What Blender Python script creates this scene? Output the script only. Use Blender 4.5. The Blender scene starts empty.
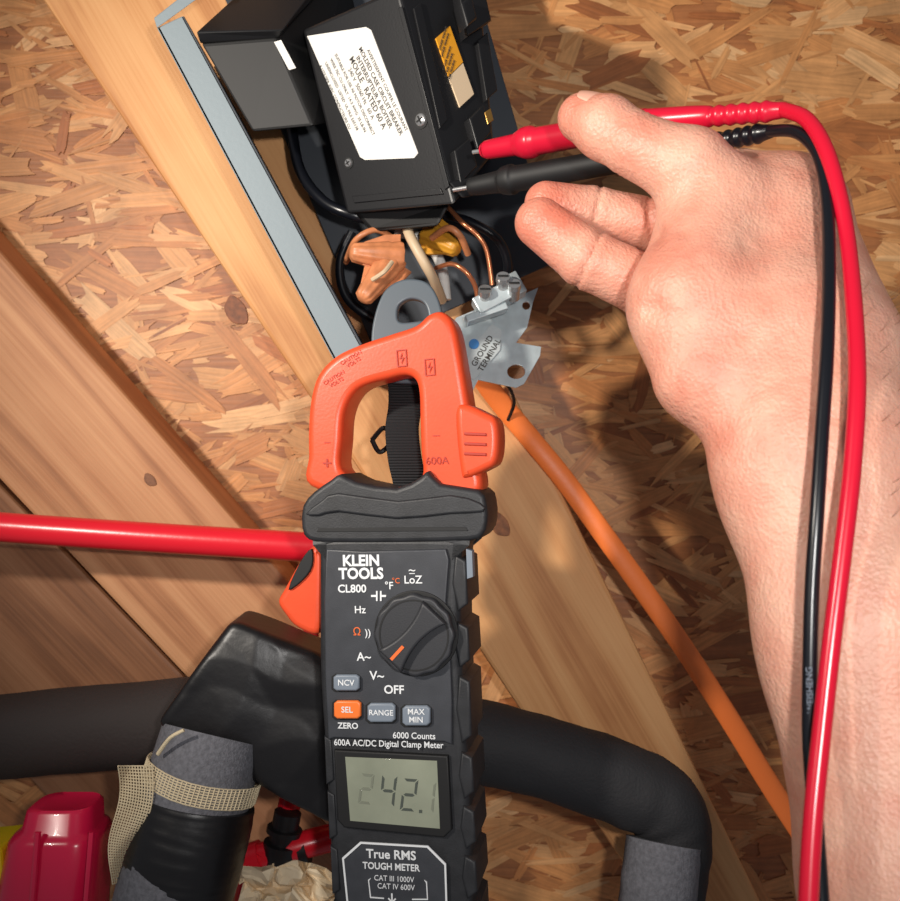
import bpy, math, random
import numpy as np
from mathutils import Vector, Matrix, noise

# ------------------------------------------------------------------ basics
C = Vector((0, -0.62, 1.5)); F = 965.0
scene = bpy.context.scene
scene.view_settings.view_transform = 'Standard'
def at(u, v, d):
    return Vector(((u-450)/F*d, C.y+d, C.z-(v-450.5)/F*d))
def lin(c):
    c = c/255.0
    return c/12.92 if c <= 0.04045 else ((c+0.055)/1.055)**2.4
def rgb(r, g, b): return (lin(r), lin(g), lin(b), 1)

def mat(name, col, rough=0.5, metal=0.0, bump=0.0, bscale=200, var=0.0, vscale=40, coat=0, sss=0):
    m = bpy.data.materials.new(name); m.use_nodes = True
    nt = m.node_tree; b = nt.nodes['Principled BSDF']
    b.inputs['Base Color'].default_value = rgb(*col)
    b.inputs['Roughness'].default_value = rough
    b.inputs['Metallic'].default_value = metal
    if coat: b.inputs['Coat Weight'].default_value = coat
    if sss:
        b.inputs['Subsurface Weight'].default_value = sss
        b.inputs['Subsurface Scale'].default_value = 0.004
    tc = nt.nodes.new('ShaderNodeTexCoord')
    if var:
        n = nt.nodes.new('ShaderNodeTexNoise'); n.inputs['Scale'].default_value = vscale; n.inputs['Detail'].default_value = 6
        nt.links.new(tc.outputs['Object'], n.inputs['Vector'])
        r = nt.nodes.new('ShaderNodeValToRGB')
        c = rgb(*col)
        r.color_ramp.elements[0].position = 0.3; r.color_ramp.elements[1].position = 0.7
        r.color_ramp.elements[0].color = tuple(max(0, x*(1-var)) for x in c[:3])+(1,)
        r.color_ramp.elements[1].color = tuple(min(1, x*(1+var)) for x in c[:3])+(1,)
        nt.links.new(n.outputs['Fac'], r.inputs['Fac'])
        nt.links.new(r.outputs['Color'], b.inputs['Base Color'])
    if bump:
        n = nt.nodes.new('ShaderNodeTexNoise'); n.inputs['Scale'].default_value = bscale; n.inputs['Detail'].default_value = 4
        nt.links.new(tc.outputs['Object'], n.inputs['Vector'])
        bp = nt.nodes.new('ShaderNodeBump'); bp.inputs['Strength'].default_value = bump; bp.inputs['Distance'].default_value = 0.001
        nt.links.new(n.outputs['Fac'], bp.inputs['Height'])
        nt.links.new(bp.outputs['Normal'], b.inputs['Normal'])
    return m

def link(o): scene.collection.objects.link(o); return o
def empty(name, m=None):
    o = bpy.data.objects.new(name, None); o.empty_display_size = 0.02; link(o)
    if m is not None: o.matrix_world = m if isinstance(m, Matrix) else Matrix.Translation(m)
    return o
def mesh_obj(name, verts, faces, material=None, parent=None, M=None, smooth=None, bevel=0, local=False, bseg=2):
    """verts are world coordinates unless local=True (then already in parent's frame)."""
    me = bpy.data.meshes.new(name); 
    me.from_pydata([tuple(v) for v in verts], [], faces); me.update()
    return wrap(name, me, material, parent, smooth, bevel, local, bseg)
def wrap(name, me, material, parent, smooth, bevel=0, local=False, bseg=2):
    o = bpy.data.objects.new(name, me); link(o)
    if material: me.materials.append(material)
    if smooth is not None:
        me.polygons.foreach_set('use_smooth', [True]*len(me.polygons))
        if smooth < 180: me.set_sharp_from_angle(angle=math.radians(smooth))
    if not local:
        n = len(me.vertices); co = np.empty(n*3); me.vertices.foreach_get('co', co); co = co.reshape(-1, 3)
        c = (co.min(0)+co.max(0))/2
        me.transform(Matrix.Translation(-Vector(c))); o.matrix_world = Matrix.Translation(Vector(c))
        if parent:
            o.parent = parent; o.matrix_parent_inverse = parent.matrix_basis.inverted()
    elif parent:
        o.parent = parent
    if bevel:
        b = o.modifiers.new('bevel', 'BEVEL'); b.width = bevel; b.segments = bseg; b.limit_method = 'ANGLE'
    return o

def catmull(P, n=8, closed=False):
    P = [np.array(p, float) for p in P]; out = []
    N = len(P); rng_ = range(N if closed else N-1)
    for i in rng_:
        if closed: a, b, c, d = P[(i-1) % N], P[i], P[(i+1) % N], P[(i+2) % N]
        else: a = P[max(i-1, 0)]; b = P[i]; c = P[i+1]; d = P[min(i+2, N-1)]
        for k in range(n):
            t = k/n
            out.append(0.5*((2*b)+(-a+c)*t+(2*a-5*b+4*c-d)*t*t+(-a+3*b-3*c+d)*t**3))
    if not closed: out.append(P[-1])
    return out

def sweep_data(P, n=16, up=None, sx=1.0, sy=1.0, dispf=None, cap=True):
    """P rows: x,y,z,r"""
    P = np.array(P); X = P[:, :3]; R = P[:, 3]; N = len(P)
    T = np.gradient(X, axis=0); T /= np.linalg.norm(T, axis=1)[:, None]
    u = np.array(up if up is not None else (0.13, 1, 0.21), float)
    verts = []; faces = []
    for i in range(N):
        u = u-T[i]*u.dot(T[i]); u /= np.linalg.norm(u); w = np.cross(T[i], u)
        for k in range(n):
            a = 2*math.pi*k/n; r = R[i]
            if dispf: r = r*dispf(i, k, a)
            verts.append(X[i]+u*math.cos(a)*r*sy+w*math.sin(a)*r*sx)
    for i in range(N-1):
        for k in range(n):
            k2 = (k+1) % n
            faces.append((i*n+k, i*n+k2, (i+1)*n+k2, (i+1)*n+k))
    if cap:
        faces.append(tuple(range(n))[::-1]); faces.append(tuple((N-1)*n+k for k in range(n)))
    return verts, faces
def tube(name, pts, material, parent=None, n=16, res=8, smooth=40, **kw):
    """pts rows: (u,v,d,radius_m)"""
    W = [tuple(at(p[0], p[1], p[2]))+(p[3],) for p in pts]
    W = catmull(W, res) if res > 1 else W
    v, f = sweep_data(W, n, **kw)
    o = mesh_obj(name, v, f, material, parent, smooth=smooth)
    return o

def poly_plate(name, loops, z0, z1, material, parent=None, bevel=0.0, bres=3, fr=None, local=True, smooth=35):
    """extruded filled outline (with holes) lying in frame fr; result in frame-local coords"""
    cu = bpy.data.curves.new(name, 'CURVE'); cu.dimensions = '2D'; cu.fill_mode = 'BOTH'
    for L in loops:
        s = cu.splines.new('POLY'); s.points.add(len(L)-1)
        for p, q in zip(s.points, L): p.co = (q[0], q[1], 0, 1)
        s.use_cyclic_u = True
    h = (z1-z0)/2
    cu.extrude = max(h-bevel, 1e-5); cu.bevel_depth = bevel; cu.bevel_resolution = bres; cu.offset = -bevel
    t = bpy.data.objects.new('tmp', cu); link(t)
    bpy.context.view_layer.update()
    me = bpy.data.meshes.new_from_object(t)
    bpy.data.objects.remove(t); bpy.data.curves.remove(cu)
    me.transform(Matrix.Translation((0, 0, (z0+z1)/2)))
    me.name = name; me.materials.clear()
    if fr is not None and not local: me.transform(fr.M)
    return wrap(name, me, material, parent, smooth, 0, local)

class Fr:
    def __init__(s, o, ex, ey):
        s.o = Vector(o); s.ex = Vector(ex).normalized(); e = Vector(ey); e = e-s.ex*e.dot(s.ex); s.ey = e.normalized(); s.ez = s.ex.cross(s.ey)
        m = Matrix.Identity(4)
        for i in range(3): m[i][0] = s.ex[i]; m[i][1] = s.ey[i]; m[i][2] = s.ez[i]; m[i][3] = s.o[i]
        s.M = m
    def px(s, u, v, h=0.0):
        d = at(u, v, 1)-C
        t = (s.o+s.ez*h-C).dot(s.ez)/d.dot(s.ez)
        p = C+d*t-s.o
        return (p.dot(s.ex), p.dot(s.ey))
    def pts(s, L, h=0.0): return [s.px(a, b, h) for a, b in L]
    def w(s, u, v, h=0.0):
        a, b = s.px(u, v, h); return s.o+s.ex*a+s.ey*b+s.ez*h

def text(fr, parent, body, u, v, size, material, h=0.0, rot=0.0, bold=0.0, local=True, sx=1.0, spacing=1.0):
    cu = bpy.data.curves.new('txt', 'FONT'); cu.body = body; cu.size = size
    cu.align_x = 'CENTER'; cu.align_y = 'CENTER'; cu.extrude = 0.00008; cu.offset = bold*size; cu.space_line = spacing
    cu.resolution_u = 3
    t = bpy.data.objects.new('tmp', cu); link(t); bpy.context.view_layer.update()
    me = bpy.data.meshes.new_from_object(t)
    bpy.data.objects.remove(t); bpy.data.curves.remove(cu)
    x, y = fr.px(u, v, h)
    me.materials.clear()
    me.transform(Matrix.Translation((x, y, h)) @ Matrix.Rotation(math.radians(rot), 4, 'Z') @ Matrix.Diagonal((sx, 1, 1, 1)))
    if not local: me.transform(fr.M)
    nm = 'print_'+''.join(ch.lower() if ch.isalnum() else '_' for ch in body)[:14]
    me.name = nm
    return wrap(nm, me, material, parent, None, 0, local)

def hexa(name, P, material, parent, bevel=0.001, bseg=2):
    f = [(0, 1, 2, 3), (7, 6, 5, 4), (0, 4, 5, 1), (1, 5, 6, 2), (2, 6, 7, 3), (3, 7, 4, 0)]
    return mesh_obj(name, P, [tuple(reversed(q)) for q in f], material, parent, bevel=bevel, bseg=bseg)
def boxf(name, fr, x0, x1, y0, y1, z0, z1, material, parent, bevel=0.0005):
    P = [fr.o+fr.ex*a+fr.ey*b+fr.ez*c for a, b, c in
         [(x0, y1, z1), (x1, y1, z1), (x1, y0, z1), (x0, y0, z1), (x0, y1, z0), (x1, y1, z0), (x1, y0, z0), (x0, y0, z0)]]
    return hexa(name, P, material, parent, bevel)
def lathe(name, p0, p1, prof, material, parent, n=32, ribs=0, ribd=0.0, smooth=50):
    p0 = np.array(p0); p1 = np.array(p1)
    rows = [tuple(p0+(p1-p0)*t)+(r,) for t, r in prof]
    X = np.array(rows); T = (p1-p0)/np.linalg.norm(p1-p0)
    u = np.array((0.3, 0.2, 0.9)); u = u-T*u.dot(T); u /= np.linalg.norm(u); w = np.cross(T, u)
    verts = []; faces = []
    for i in range(len(X)):
        for k in range(n):
            a = 2*math.pi*k/n; r = X[i, 3]*(1+(ribd*math.cos(a*ribs) if ribs else 0))
            verts.append(X[i, :3]+(u*math.cos(a)+w*math.sin(a))*r)
    for i in range(len(X)-1):
        for k in range(n):
            k2 = (k+1) % n; faces.append((i*n+k, i*n+k2, (i+1)*n+k2, (i+1)*n+k))
    faces.append(tuple(range(n))[::-1]); faces.append(tuple((len(X)-1)*n+k for k in range(n)))
    return mesh_obj(name, verts, faces, material, parent, smooth=smooth)

# ------------------------------------------------------------------ SDF tools
def surface_nets(val, o, h):
    nx, ny, nz = val.shape; shp = (nx-1, ny-1, nz-1)
    acc = np.zeros(shp+(3,), np.float32); cnt = np.zeros(shp, np.int32)
    for ax in range(3):
        oa = [a for a in range(3) if a != ax]
        for b in (0, 1):
            for c in (0, 1):
                off = [0, 0, 0]; off[oa[0]] = b; off[oa[1]] = c
                s0 = tuple(slice(off[i], off[i]+shp[i]) for i in range(3))
                off1 = list(off); off1[ax] = 1
                s1 = tuple(slice(off1[i], off1[i]+shp[i]) for i in range(3))
                v0 = val[s0]; v1 = val[s1]; cr = (v0 < 0) != (v1 < 0)
                I = np.nonzero(cr); t = v0[I]/(v0[I]-v1[I])
                pos = np.tile(np.array(off, np.float32), (len(t), 1)); pos[:, ax] = t
                acc[I] += pos; cnt[I] += 1
    m = cnt > 0; idx = -np.ones(shp, np.int64); idx[m] = np.arange(m.sum())
    cells = np.argwhere(m); verts = (cells+acc[m]/cnt[m][:, None])*h+np.array(o)
    s = val < 0; faces = []
    for ax in range(3):
        b = (ax+1) % 3; c = (ax+2) % 3
        sl = [slice(0, n) for n in val.shape]; a0 = list(sl); a1 = list(sl)
        a0[ax] = slice(0, -1); a1[ax] = slice(1, None)
        e = np.argwhere(s[tuple(a0)] != s[tuple(a1)])
        ok = (e[:, b] >= 1) & (e[:, b] < val.shape[b]-1) & (e[:, c] >= 1) & (e[:, c] < val.shape[c]-1)
        e = e[ok]; ins = s[e[:, 0], e[:, 1], e[:, 2]]
        q = []
        for db, dc in ((-1, -1), (0, -1), (0, 0), (-1, 0)):
            k = e.copy(); k[:, b] += db; k[:, c] += dc; q.append(idx[k[:, 0], k[:, 1], k[:, 2]])
        q = np.stack(q, 1); q[~ins] = q[~ins][:, ::-1]; faces.append(q)
    return verts, np.concatenate(faces)
def sdf_build(f, lo, hi, h, it=3):
    ax = [np.arange(lo[i], hi[i], h) for i in range(3)]
    G = np.stack(np.meshgrid(*ax, indexing='ij'), -1).reshape(-1, 3)
    val = np.concatenate([f(g) for g in np.array_split(G, max(1, len(G)//400000))]).reshape([len(a) for a in ax])
    V, Q = surface_nets(val, lo, h)
    e = h*0.3
    for _ in range(it):
        d = f(V); g = np.stack([(f(V+np.eye(3)[k]*e)-f(V-np.eye(3)[k]*e))/(2*e) for k in range(3)], 1)
        V = V-np.clip(d/np.maximum((g**2).sum(1), .2), -h*0.5, h*0.5)[:, None]*g
    return V, Q
def cone(p, a, b, ra, rb, flat=None, ff=1.0):
    ba = b-a; t = np.clip(((p-a)@ba)/ba.dot(ba), 0, 1)
    v = p-a-t[:, None]*ba
    if flat is not None: v = v+flat*((v@flat)*(1/ff-1))[:, None]
    return np.sqrt((v**2).sum(1))-(ra+(rb-ra)*t)
def smin(a, b, k):
    h = np.clip(0.5+0.5*(b-a)/k, 0, 1); return b*(1-h)+a*h-k*h*(1-h)

# ------------------------------------------------------------------ materials
M_black = mat('black_plastic', (23, 23, 25), 0.42, bump=0.04, bscale=900)
M_blackm = mat('black_matte', (16, 16, 17), 0.6)
M_rub = mat('rubber_grip', (38, 39, 42), 0.5, bump=0.12, bscale=1500, var=.25, vscale=160)
M_face = mat('face_panel', (58, 60, 65), 0.42, bump=0.12, bscale=2500, var=.14, vscale=120)
M_org = mat('jaw_orange', (226, 80, 44), 0.36, bump=0.05, bscale=800, var=.06, vscale=90)
M_org2 = mat('button_orange', (240, 120, 50), 0.4)
M_oprint = mat('print_orange_dark', (170, 45, 25), 0.5)
M_white = mat('white_print', (225, 228, 230), 0.5)
M_oprn = mat('orange_print', (235, 110, 50), 0.5)
M_gbut = mat('button_grey', (120, 130, 142), 0.45)
M_lcd = mat('lcd_glass', (140, 145, 128), 0.12, var=.14, vscale=40)
M_seg = mat('lcd_segment', (74, 80, 74), 0.4)
M_segf = mat('lcd_segment_faint', (118, 122, 108), 0.4)
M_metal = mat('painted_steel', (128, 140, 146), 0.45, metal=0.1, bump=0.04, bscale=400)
M_metal_shade = mat('painted_steel_shaded', (54, 59, 66), 0.5, metal=0.1)  # same steel, darkened: shade inside the box put into the colour
M_galv = mat('galvanised', (184, 196, 200), 0.35, metal=0.3, var=.12, vscale=150)
M_steel = mat('screw_steel', (205, 205, 205), 0.25, metal=.8)
M_copper = mat('bare_copper', (205, 130, 90), 0.28, metal=0.7)
M_label = mat('paper_label', (225, 222, 216), 0.55)
M_tag = mat('tag_grey', (176, 184, 186), 0.5)
M_blue = mat('blue_sticker', (60, 120, 180), 0.4)
M_ink = mat('ink', (60, 58, 56), 0.6)
M_yel = mat('label_orange', (240, 165, 40), 0.5)
M_yelb = mat('label_pale', (232, 205, 170), 0.5)
M_red = mat('red_pex', (222, 30, 46), 0.28, bump=.05, bscale=300)
M_redl = mat('red_silicone', (206, 20, 48), 0.25)
M_redp = mat('red_probe', (200, 20, 50), 0.3)
M_blk_lead = mat('black_lead', (16, 18, 24), 0.28)
M_cable = mat('orange_cable', (255, 132, 62), 0.4, bump=.1, bscale=300)
M_foam = mat('foam_grey', (98, 98, 104), 0.85, bump=0.5, bscale=900, var=.25, vscale=500)
M_foamd = mat('foam_black', (34, 34, 37), 0.75, bump=0.4, bscale=700)
M_foamb = mat('foam_brown_dark', (50, 42, 40), 0.8, bump=0.4, bscale=500)
M_tape = mat('vinyl_tape', (19, 18, 20), 0.38, bump=0.25, bscale=120)
M_peach = mat('wirenut_peach', (206, 132, 88), 0.4, var=.25, vscale=150)
M_ynut = mat('wirenut_yellow', (205, 145, 45), 0.4)
M_cream = mat('cream_wire', (204, 180, 148), 0.45)
M_hang = mat('hanger_plastic', (84, 94, 102), 0.4)
M_magenta = mat('crimson_plastic', (222, 28, 74), 0.22, coat=.3)
M_yellow = mat('yellow_plastic', (236, 208, 30), 0.4)
M_paper = mat('crumpled_cream', (236, 214, 180), 0.7)
M_glint = mat('orange_glint', (196, 150, 80), 0.3, metal=.8)  # metal colour standing in for an orange reflection

def wood_mat(name, c1, c2, c3, seed=0.0):
    m = bpy.data.materials.new(name); m.use_nodes = True; nt = m.node_tree; b = nt.nodes['Principled BSDF']
    tc = nt.nodes.new('ShaderNodeTexCoord')
    mp = nt.nodes.new('ShaderNodeMapping'); mp.inputs['Scale'].default_value = (1.6, 20, 20); mp.inputs['Location'].default_value = (seed, seed*2, 0)
    nt.links.new(tc.outputs['Object'], mp.inputs['Vector'])
    n1 = nt.nodes.new('ShaderNodeTexNoise'); n1.inputs['Scale'].default_value = 1.0; n1.inputs['Detail'].default_value = 2; n1.inputs['Distortion'].default_value = .4
    nt.links.new(mp.outputs[0], n1.inputs['Vector'])
    mu = nt.nodes.new('ShaderNodeMath'); mu.operation = 'MULTIPLY'; mu.inputs[1].default_value = 30
    nt.links.new(n1.outputs['Fac'], mu.inputs[0])
    si = nt.nodes.new('ShaderNodeMath'); si.operation = 'SINE'; nt.links.new(mu.outputs[0], si.inputs[0])
    mr = nt.nodes.new('ShaderNodeMapRange'); mr.inputs[1].default_value = -1; mr.inputs[2].default_value = 1
    nt.links.new(si.outputs[0], mr.inputs[0])
    mp2 = nt.nodes.new('ShaderNodeMapping'); mp2.inputs['Scale'].default_value = (12, 500, 500)
    nt.links.new(tc.outputs['Object'], mp2.inputs['Vector'])
    n2 = nt.nodes.new('ShaderNodeTexNoise'); n2.inputs['Scale'].default_value = 1; n2.inputs['Detail'].default_value = 5
    nt.links.new(mp2.outputs[0], n2.inputs['Vector'])
    n4 = nt.nodes.new('ShaderNodeTexNoise'); n4.inputs['Scale'].default_value = 14; n4.inputs['Detail'].default_value = 4
    nt.links.new(tc.outputs['Object'], n4.inputs['Vector'])
    ad = nt.nodes.new('ShaderNodeMix'); ad.data_type = 'FLOAT'; ad.inputs[0].default_value = .60
    nt.links.new(mr.outputs[0], ad.inputs[2]); nt.links.new(n2.outputs['Fac'], ad.inputs[3])
    ad2 = nt.nodes.new('ShaderNodeMix'); ad2.data_type = 'FLOAT'; ad2.inputs[0].default_value = .35
    nt.links.new(ad.outputs[0], ad2.inputs[2]); nt.links.new(n4.outputs['Fac'], ad2.inputs[3])
    r = nt.nodes.new('ShaderNodeValToRGB'); e = r.color_ramp.elements
    e[0].position = 0.25; e[0].color = rgb(*c3); e[1].position = 0.7; e[1].color = rgb(*c1)
    x = e.new(0.47); x.color = rgb(*c2)
    nt.links.new(ad2.outputs[0], r.inputs['Fac']); nt.links.new(r.outputs['Color'], b.inputs['Base Color'])
    bp = nt.nodes.new('ShaderNodeBump'); bp.inputs['Strength'].default_value = .35; bp.inputs['Distance'].default_value = .0008
    nt.links.new(n2.outputs['Fac'], bp.inputs['Height']); nt.links.new(bp.outputs['Normal'], b.inputs['Normal'])
    b.inputs['Roughness'].default_value = .6
    return m
M_wood = wood_mat('pine_stud', (222, 166, 110), (210, 150, 94), (176, 112, 62))
M_wood2 = wood_mat('pine_stud_dim', (204, 148, 104), (186, 128, 86), (146, 92, 56), 3.3)  # darker pine copy: light falloff on the left board put into the colour
M_wood3 = wood_mat('pine_stud_c', (170, 120, 84), (150, 100, 66), (112, 70, 44), 6.1)

# ------------------------------------------------------------------ OSB wall
def build_osb():
    rng = random.Random(11)
    verts = []; faces = []; cols = []; uvs = []
    W0, W1, Z0, Z1, TH = -0.8, 0.8, 0.75, 2.2, 0.011
    b = [(W0, 0, Z0), (W1, 0, Z0), (W1, 0, Z1), (W0, 0, Z1), (W0, TH, Z0), (W1, TH, Z0), (W1, TH, Z1), (W0, TH, Z1)]
    verts += b
    for f in [(0, 1, 2, 3), (5, 4, 7, 6), (4, 0, 3, 7), (1, 5, 6, 2), (3, 2, 6, 7), (4, 5, 1, 0)]:
        faces.append(f); cols += [rgb(176, 112, 66)]*4; uvs += [(0, 0), (1, 0), (1, 1), (0, 1)]
    pal = [((226, 168, 112), 4), ((220, 158, 100), 7), ((212, 146, 88), 7), ((203, 134, 78), 5), ((190, 118, 66), 2.2), ((170, 102, 56), .6), ((234, 182, 128), 1.2)]
    P = [p for p, w in pal]; Wt = [w for p, w in pal]
    NF = 15500
    for i in range(NF):
        cx = rng.uniform(W0+.04, W1-.04); cz = rng.uniform(Z0+.04, Z1-.04)
        ang = math.radians(rng.gauss(-2, 20) if rng.random() < .72 else rng.uniform(-80, 80))
        L = rng.uniform(.024, .075); Wd = rng.uniform(.003, .014)
        if rng.random() < .45: L *= .45; Wd *= .4
        y = -0.0001-0.0009*(i/NF)-rng.random()*0.00006
        tl = rng.gauss(0, .002); tw = rng.gauss(0, .006)
        pts = []
        n = rng.randint(3, 5)
        for k in range(n+1):
            t = -1+2*k/n; pts.append((L/2*(1+rng.uniform(-.30, .15)), t*Wd/2*(.85 if k in (0, n) else 1)))
        pts.append((rng.uniform(.1, .3)*L, Wd/2*(1+rng.uniform(-.1, .2))))
        pts.append((rng.uniform(-.3, -.1)*L, Wd/2*(1+rng.uniform(-.1, .2))))
        for k in range(n+1):
            t = 1-2*k/n; pts.append((-L/2*(1+rng.uniform(-.30, .15)), t*Wd/2*(.85 if k in (0, n) else 1)))
        pts.append((rng.uniform(-.3, -.1)*L, -Wd/2*(1+rng.uniform(-.1, .2))))
        pts.append((rng.uniform(.1, .3)*L, -Wd/2*(1+rng.uniform(-.1, .2))))
        ca, sa = math.cos(ang), math.sin(ang); base = len(verts); ou = rng.uniform(0, 50); ov = rng.uniform(0, 50)
        col = rng.choices(P, Wt)[0]; j = rng.uniform(.96, 1.04); col = rgb(*[min(255, c*j) for c in col])
        for a, c in pts:
            yy = min(-0.0001, y+max(-.0001, min(.0001, a*tl+c*tw)))
            verts.append((cx+a*ca-c*sa, yy, cz+a*sa+c*ca)); cols.append(col); uvs.append((a+ou, c+ov))
        faces.append(tuple(range(base, base+len(pts))))
    me = bpy.data.meshes.new('wall_back'); me.from_pydata(verts, [], faces)
    ca_ = me.color_attributes.new('flake', 'FLOAT_COLOR', 'CORNER')
    ca_.data.foreach_set('color', np.array(cols, np.float32).ravel())
    uv = me.uv_layers.new(name='UVMap'); uv.data.foreach_set('uv', np.array(uvs, np.float32).ravel())
    m = bpy.data.materials.new('osb'); m.use_nodes = True; nt = m.node_tree; bs = nt.nodes['Principled BSDF']
    at_ = nt.nodes.new('ShaderNodeVertexColor'); at_.layer_name = 'flake'
    uvn = nt.nodes.new('ShaderNodeUVMap'); uvn.uv_map = 'UVMap'
    mp = nt.nodes.new('ShaderNodeMapping'); mp.inputs['Scale'].default_value = (30, 600, 1); nt.links.new(uvn.outputs[0], mp.inputs[0])
    nz = nt.nodes.new('ShaderNodeTexNoise'); nz.inputs['Scale'].default_value = 1; nz.inputs['Detail'].default_value = 4; nt.links.new(mp.outputs[0], nz.inputs['Vector'])
    mr = nt.nodes.new('ShaderNodeMapRange'); mr.inputs[1].default_value = .3; mr.inputs[2].default_value = .7; mr.inputs[3].default_value = .76; mr.inputs[4].default_value = 1.12
    nt.links.new(nz.outputs['Fac'], mr.inputs[0])
    tc = nt.nodes.new('ShaderNodeTexCoord'); nb = nt.nodes.new('ShaderNodeTexNoise'); nb.inputs['Scale'].default_value = 26; nb.inputs['Detail'].default_value = 7; nb.inputs['Roughness'].default_value = .7
    nt.links.new(tc.outputs['Object'], nb.inputs['Vector'])
    mb = nt.nodes.new('ShaderNodeMapRange'); mb.inputs[1].default_value = .32; mb.inputs[2].default_value = .62; mb.inputs[3].default_value = .70; mb.inputs[4].default_value = 1.05
    nt.links.new(nb.outputs['Fac'], mb.inputs[0])
    pm = nt.nodes.new('ShaderNodeMath'); pm.operation = 'MULTIPLY'; nt.links.new(mr.outputs[0], pm.inputs[0]); nt.links.new(mb.outputs[0], pm.inputs[1])
    mx = nt.nodes.new('ShaderNodeVectorMath'); mx.operation = 'SCALE'
    nt.links.new(at_.outputs['Color'], mx.inputs[0]); nt.links.new(pm.outputs[0], mx.inputs['Scale'])
    nt.links.new(mx.outputs[0], bs.inputs['Base Color']); bs.inputs['Roughness'].default_value = .5
    bp = nt.nodes.new('ShaderNodeBump'); bp.inputs['Strength'].default_value = .4; bp.inputs['Distance'].default_value = .0006
    nt.links.new(nz.outputs['Fac'], bp.inputs['Height']); nt.links.new(bp.outputs[0], bs.inputs['Normal'])
    me.materials.append(m); o = bpy.data.objects.new('wall_back', me); link(o)
build_osb()

# ------------------------------------------------------------------ boards
def board(name, corners, df, db, material, knots=()):
    """corners px: start-left, start-right, end-right, end-left on the front face"""
    Fp = [at(u, v, df) for u, v in corners]
    ax = ((Fp[3]+Fp[2])-(Fp[0]+Fp[1])).normalized()
    ctr = sum(Fp, Vector())/4
    ez = Vector((0, -1, 0)); fr = Fr(ctr, ax, ez.cross(ax))
    emp = empty(name, fr.M)
    V = []
    for p in Fp: q = p-ctr; V.append((q.dot(fr.ex), q.dot(fr.ey), 0))
    V += [(a, b, -(db-df)) for a, b, c in V[:4]]
    f = [(0, 1, 2, 3), (7, 6, 5, 4), (0, 4, 5, 1), (1, 5, 6, 2), (2, 6, 7, 3), (3, 7, 4, 0)]
    o = mesh_obj('timber', V, f, material, emp, local=True, bevel=.0025)
    import bmesh
    bm = bmesh.new(); bm.from_mesh(o.data); bmesh.ops.recalc_face_normals(bm, faces=bm.faces); bm.to_mesh(o.data); bm.free()
    for i, (u, v, r, c) in enumerate(knots):
        x, y = fr.px(u, v)
        km = mat('knot_%s_%d' % (name, i), c, .6, var=.4, vscale=300)
        pts = [(x+r*1.5*math.cos(a)*(1+.12*math.sin(3*a)), y+r*math.sin(a)) for a in [k*math.pi/10 for k in range(20)]]
        poly_plate('knot_%d' % i, [pts], -.001, .0006, km, emp, bevel=.0003)
    return emp
board('wooden_stud', [(-125, -250), (202, -250), (808, 1000), (715, 1000)], .56, .6185, M_wood,
      [(236, 311, .006, (120, 66, 34)), (500, 525, .005, (150, 92, 52))])
board('wooden_stud', [(-180, 45), (-180, 290), (420, 925), (470, 790)], .575, .6185, M_wood2, [(150, 480, .003, (120, 76, 48))])
board('wooden_brace', [(-180, 300), (-180, 560), (250, 1010), (400, 900)], .592, .6185, M_wood3)

# ------------------------------------------------------------------ disconnect box
box = empty('electrical_disconnect_box', at(380, 160, .53))
def q4(pts): return [at(*p) for p in pts]
LT = .49
hexa('back_panel', q4([(200, -60, .553), (455, -90, .553), (556, 262, .553), (372, 345, .553), (200, -60, .5575), (455, -90, .5575), (556, 262, .5575), (372, 345, .5575)]), M_metal_shade, box, .0005)
hexa('side_lip', q4([(157, 28, LT), (183, 16, LT), (361, 345, LT), (335, 362, LT), (157, 28, LT+.0015), (183, 16, LT+.0015), (361, 345, LT+.0015), (335, 362, LT+.0015)]), M_metal, box, .0004)
hexa('side_wall', q4([(181, 17, LT), (184, 16, LT), (362, 344, LT), (359, 346, LT), (208, 64, .556), (211, 63, .556), (372, 360, .556), (369, 362, .556)]), M_metal_shade, box, .0003)
hexa('side_wall_outer', q4([(157, 28, LT), (160, 27, LT), (338, 361, LT), (335, 362, LT), (190, 75, .556), (193, 74, .556), (349, 372, .556), (346, 373, .556)]), M_metal, box, .0003)
hexa('top_lip', q4([(157, 28, LT-.001), (154, 18, LT-.001), (205, -22, LT-.001), (212, -12, LT-.001), (157, 28, .50), (154, 18, .50), (205, -22, .50), (212, -12, .50)]), M_metal, box, .0004)
hexa('line_module', q4([(200, 44, .492), (276, 38, .486), (314, 126, .486), (252, 132, .492), (268, -30, .552), (345, -38, .552), (380, 110, .552), (320, 120, .552)]), M_blackm, box, .0015)
hexa('module_lid', q4([(196, 32, .487), (262, -28, .53), (330, -32, .53), (283, 30, .482), (200, 44, .492), (266, -18, .535), (334, -22, .535), (279, 38, .487)]), M_black, box, .0008)
hexa('module_sticker', q4([(274, 42, .4845), (281, 40, .484), (296, 68, .484), (289, 70, .4845), (274, 42, .487), (281, 40, .487), (296, 68, .487), (289, 70, .487)]), M_label, box, 0)
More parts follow.
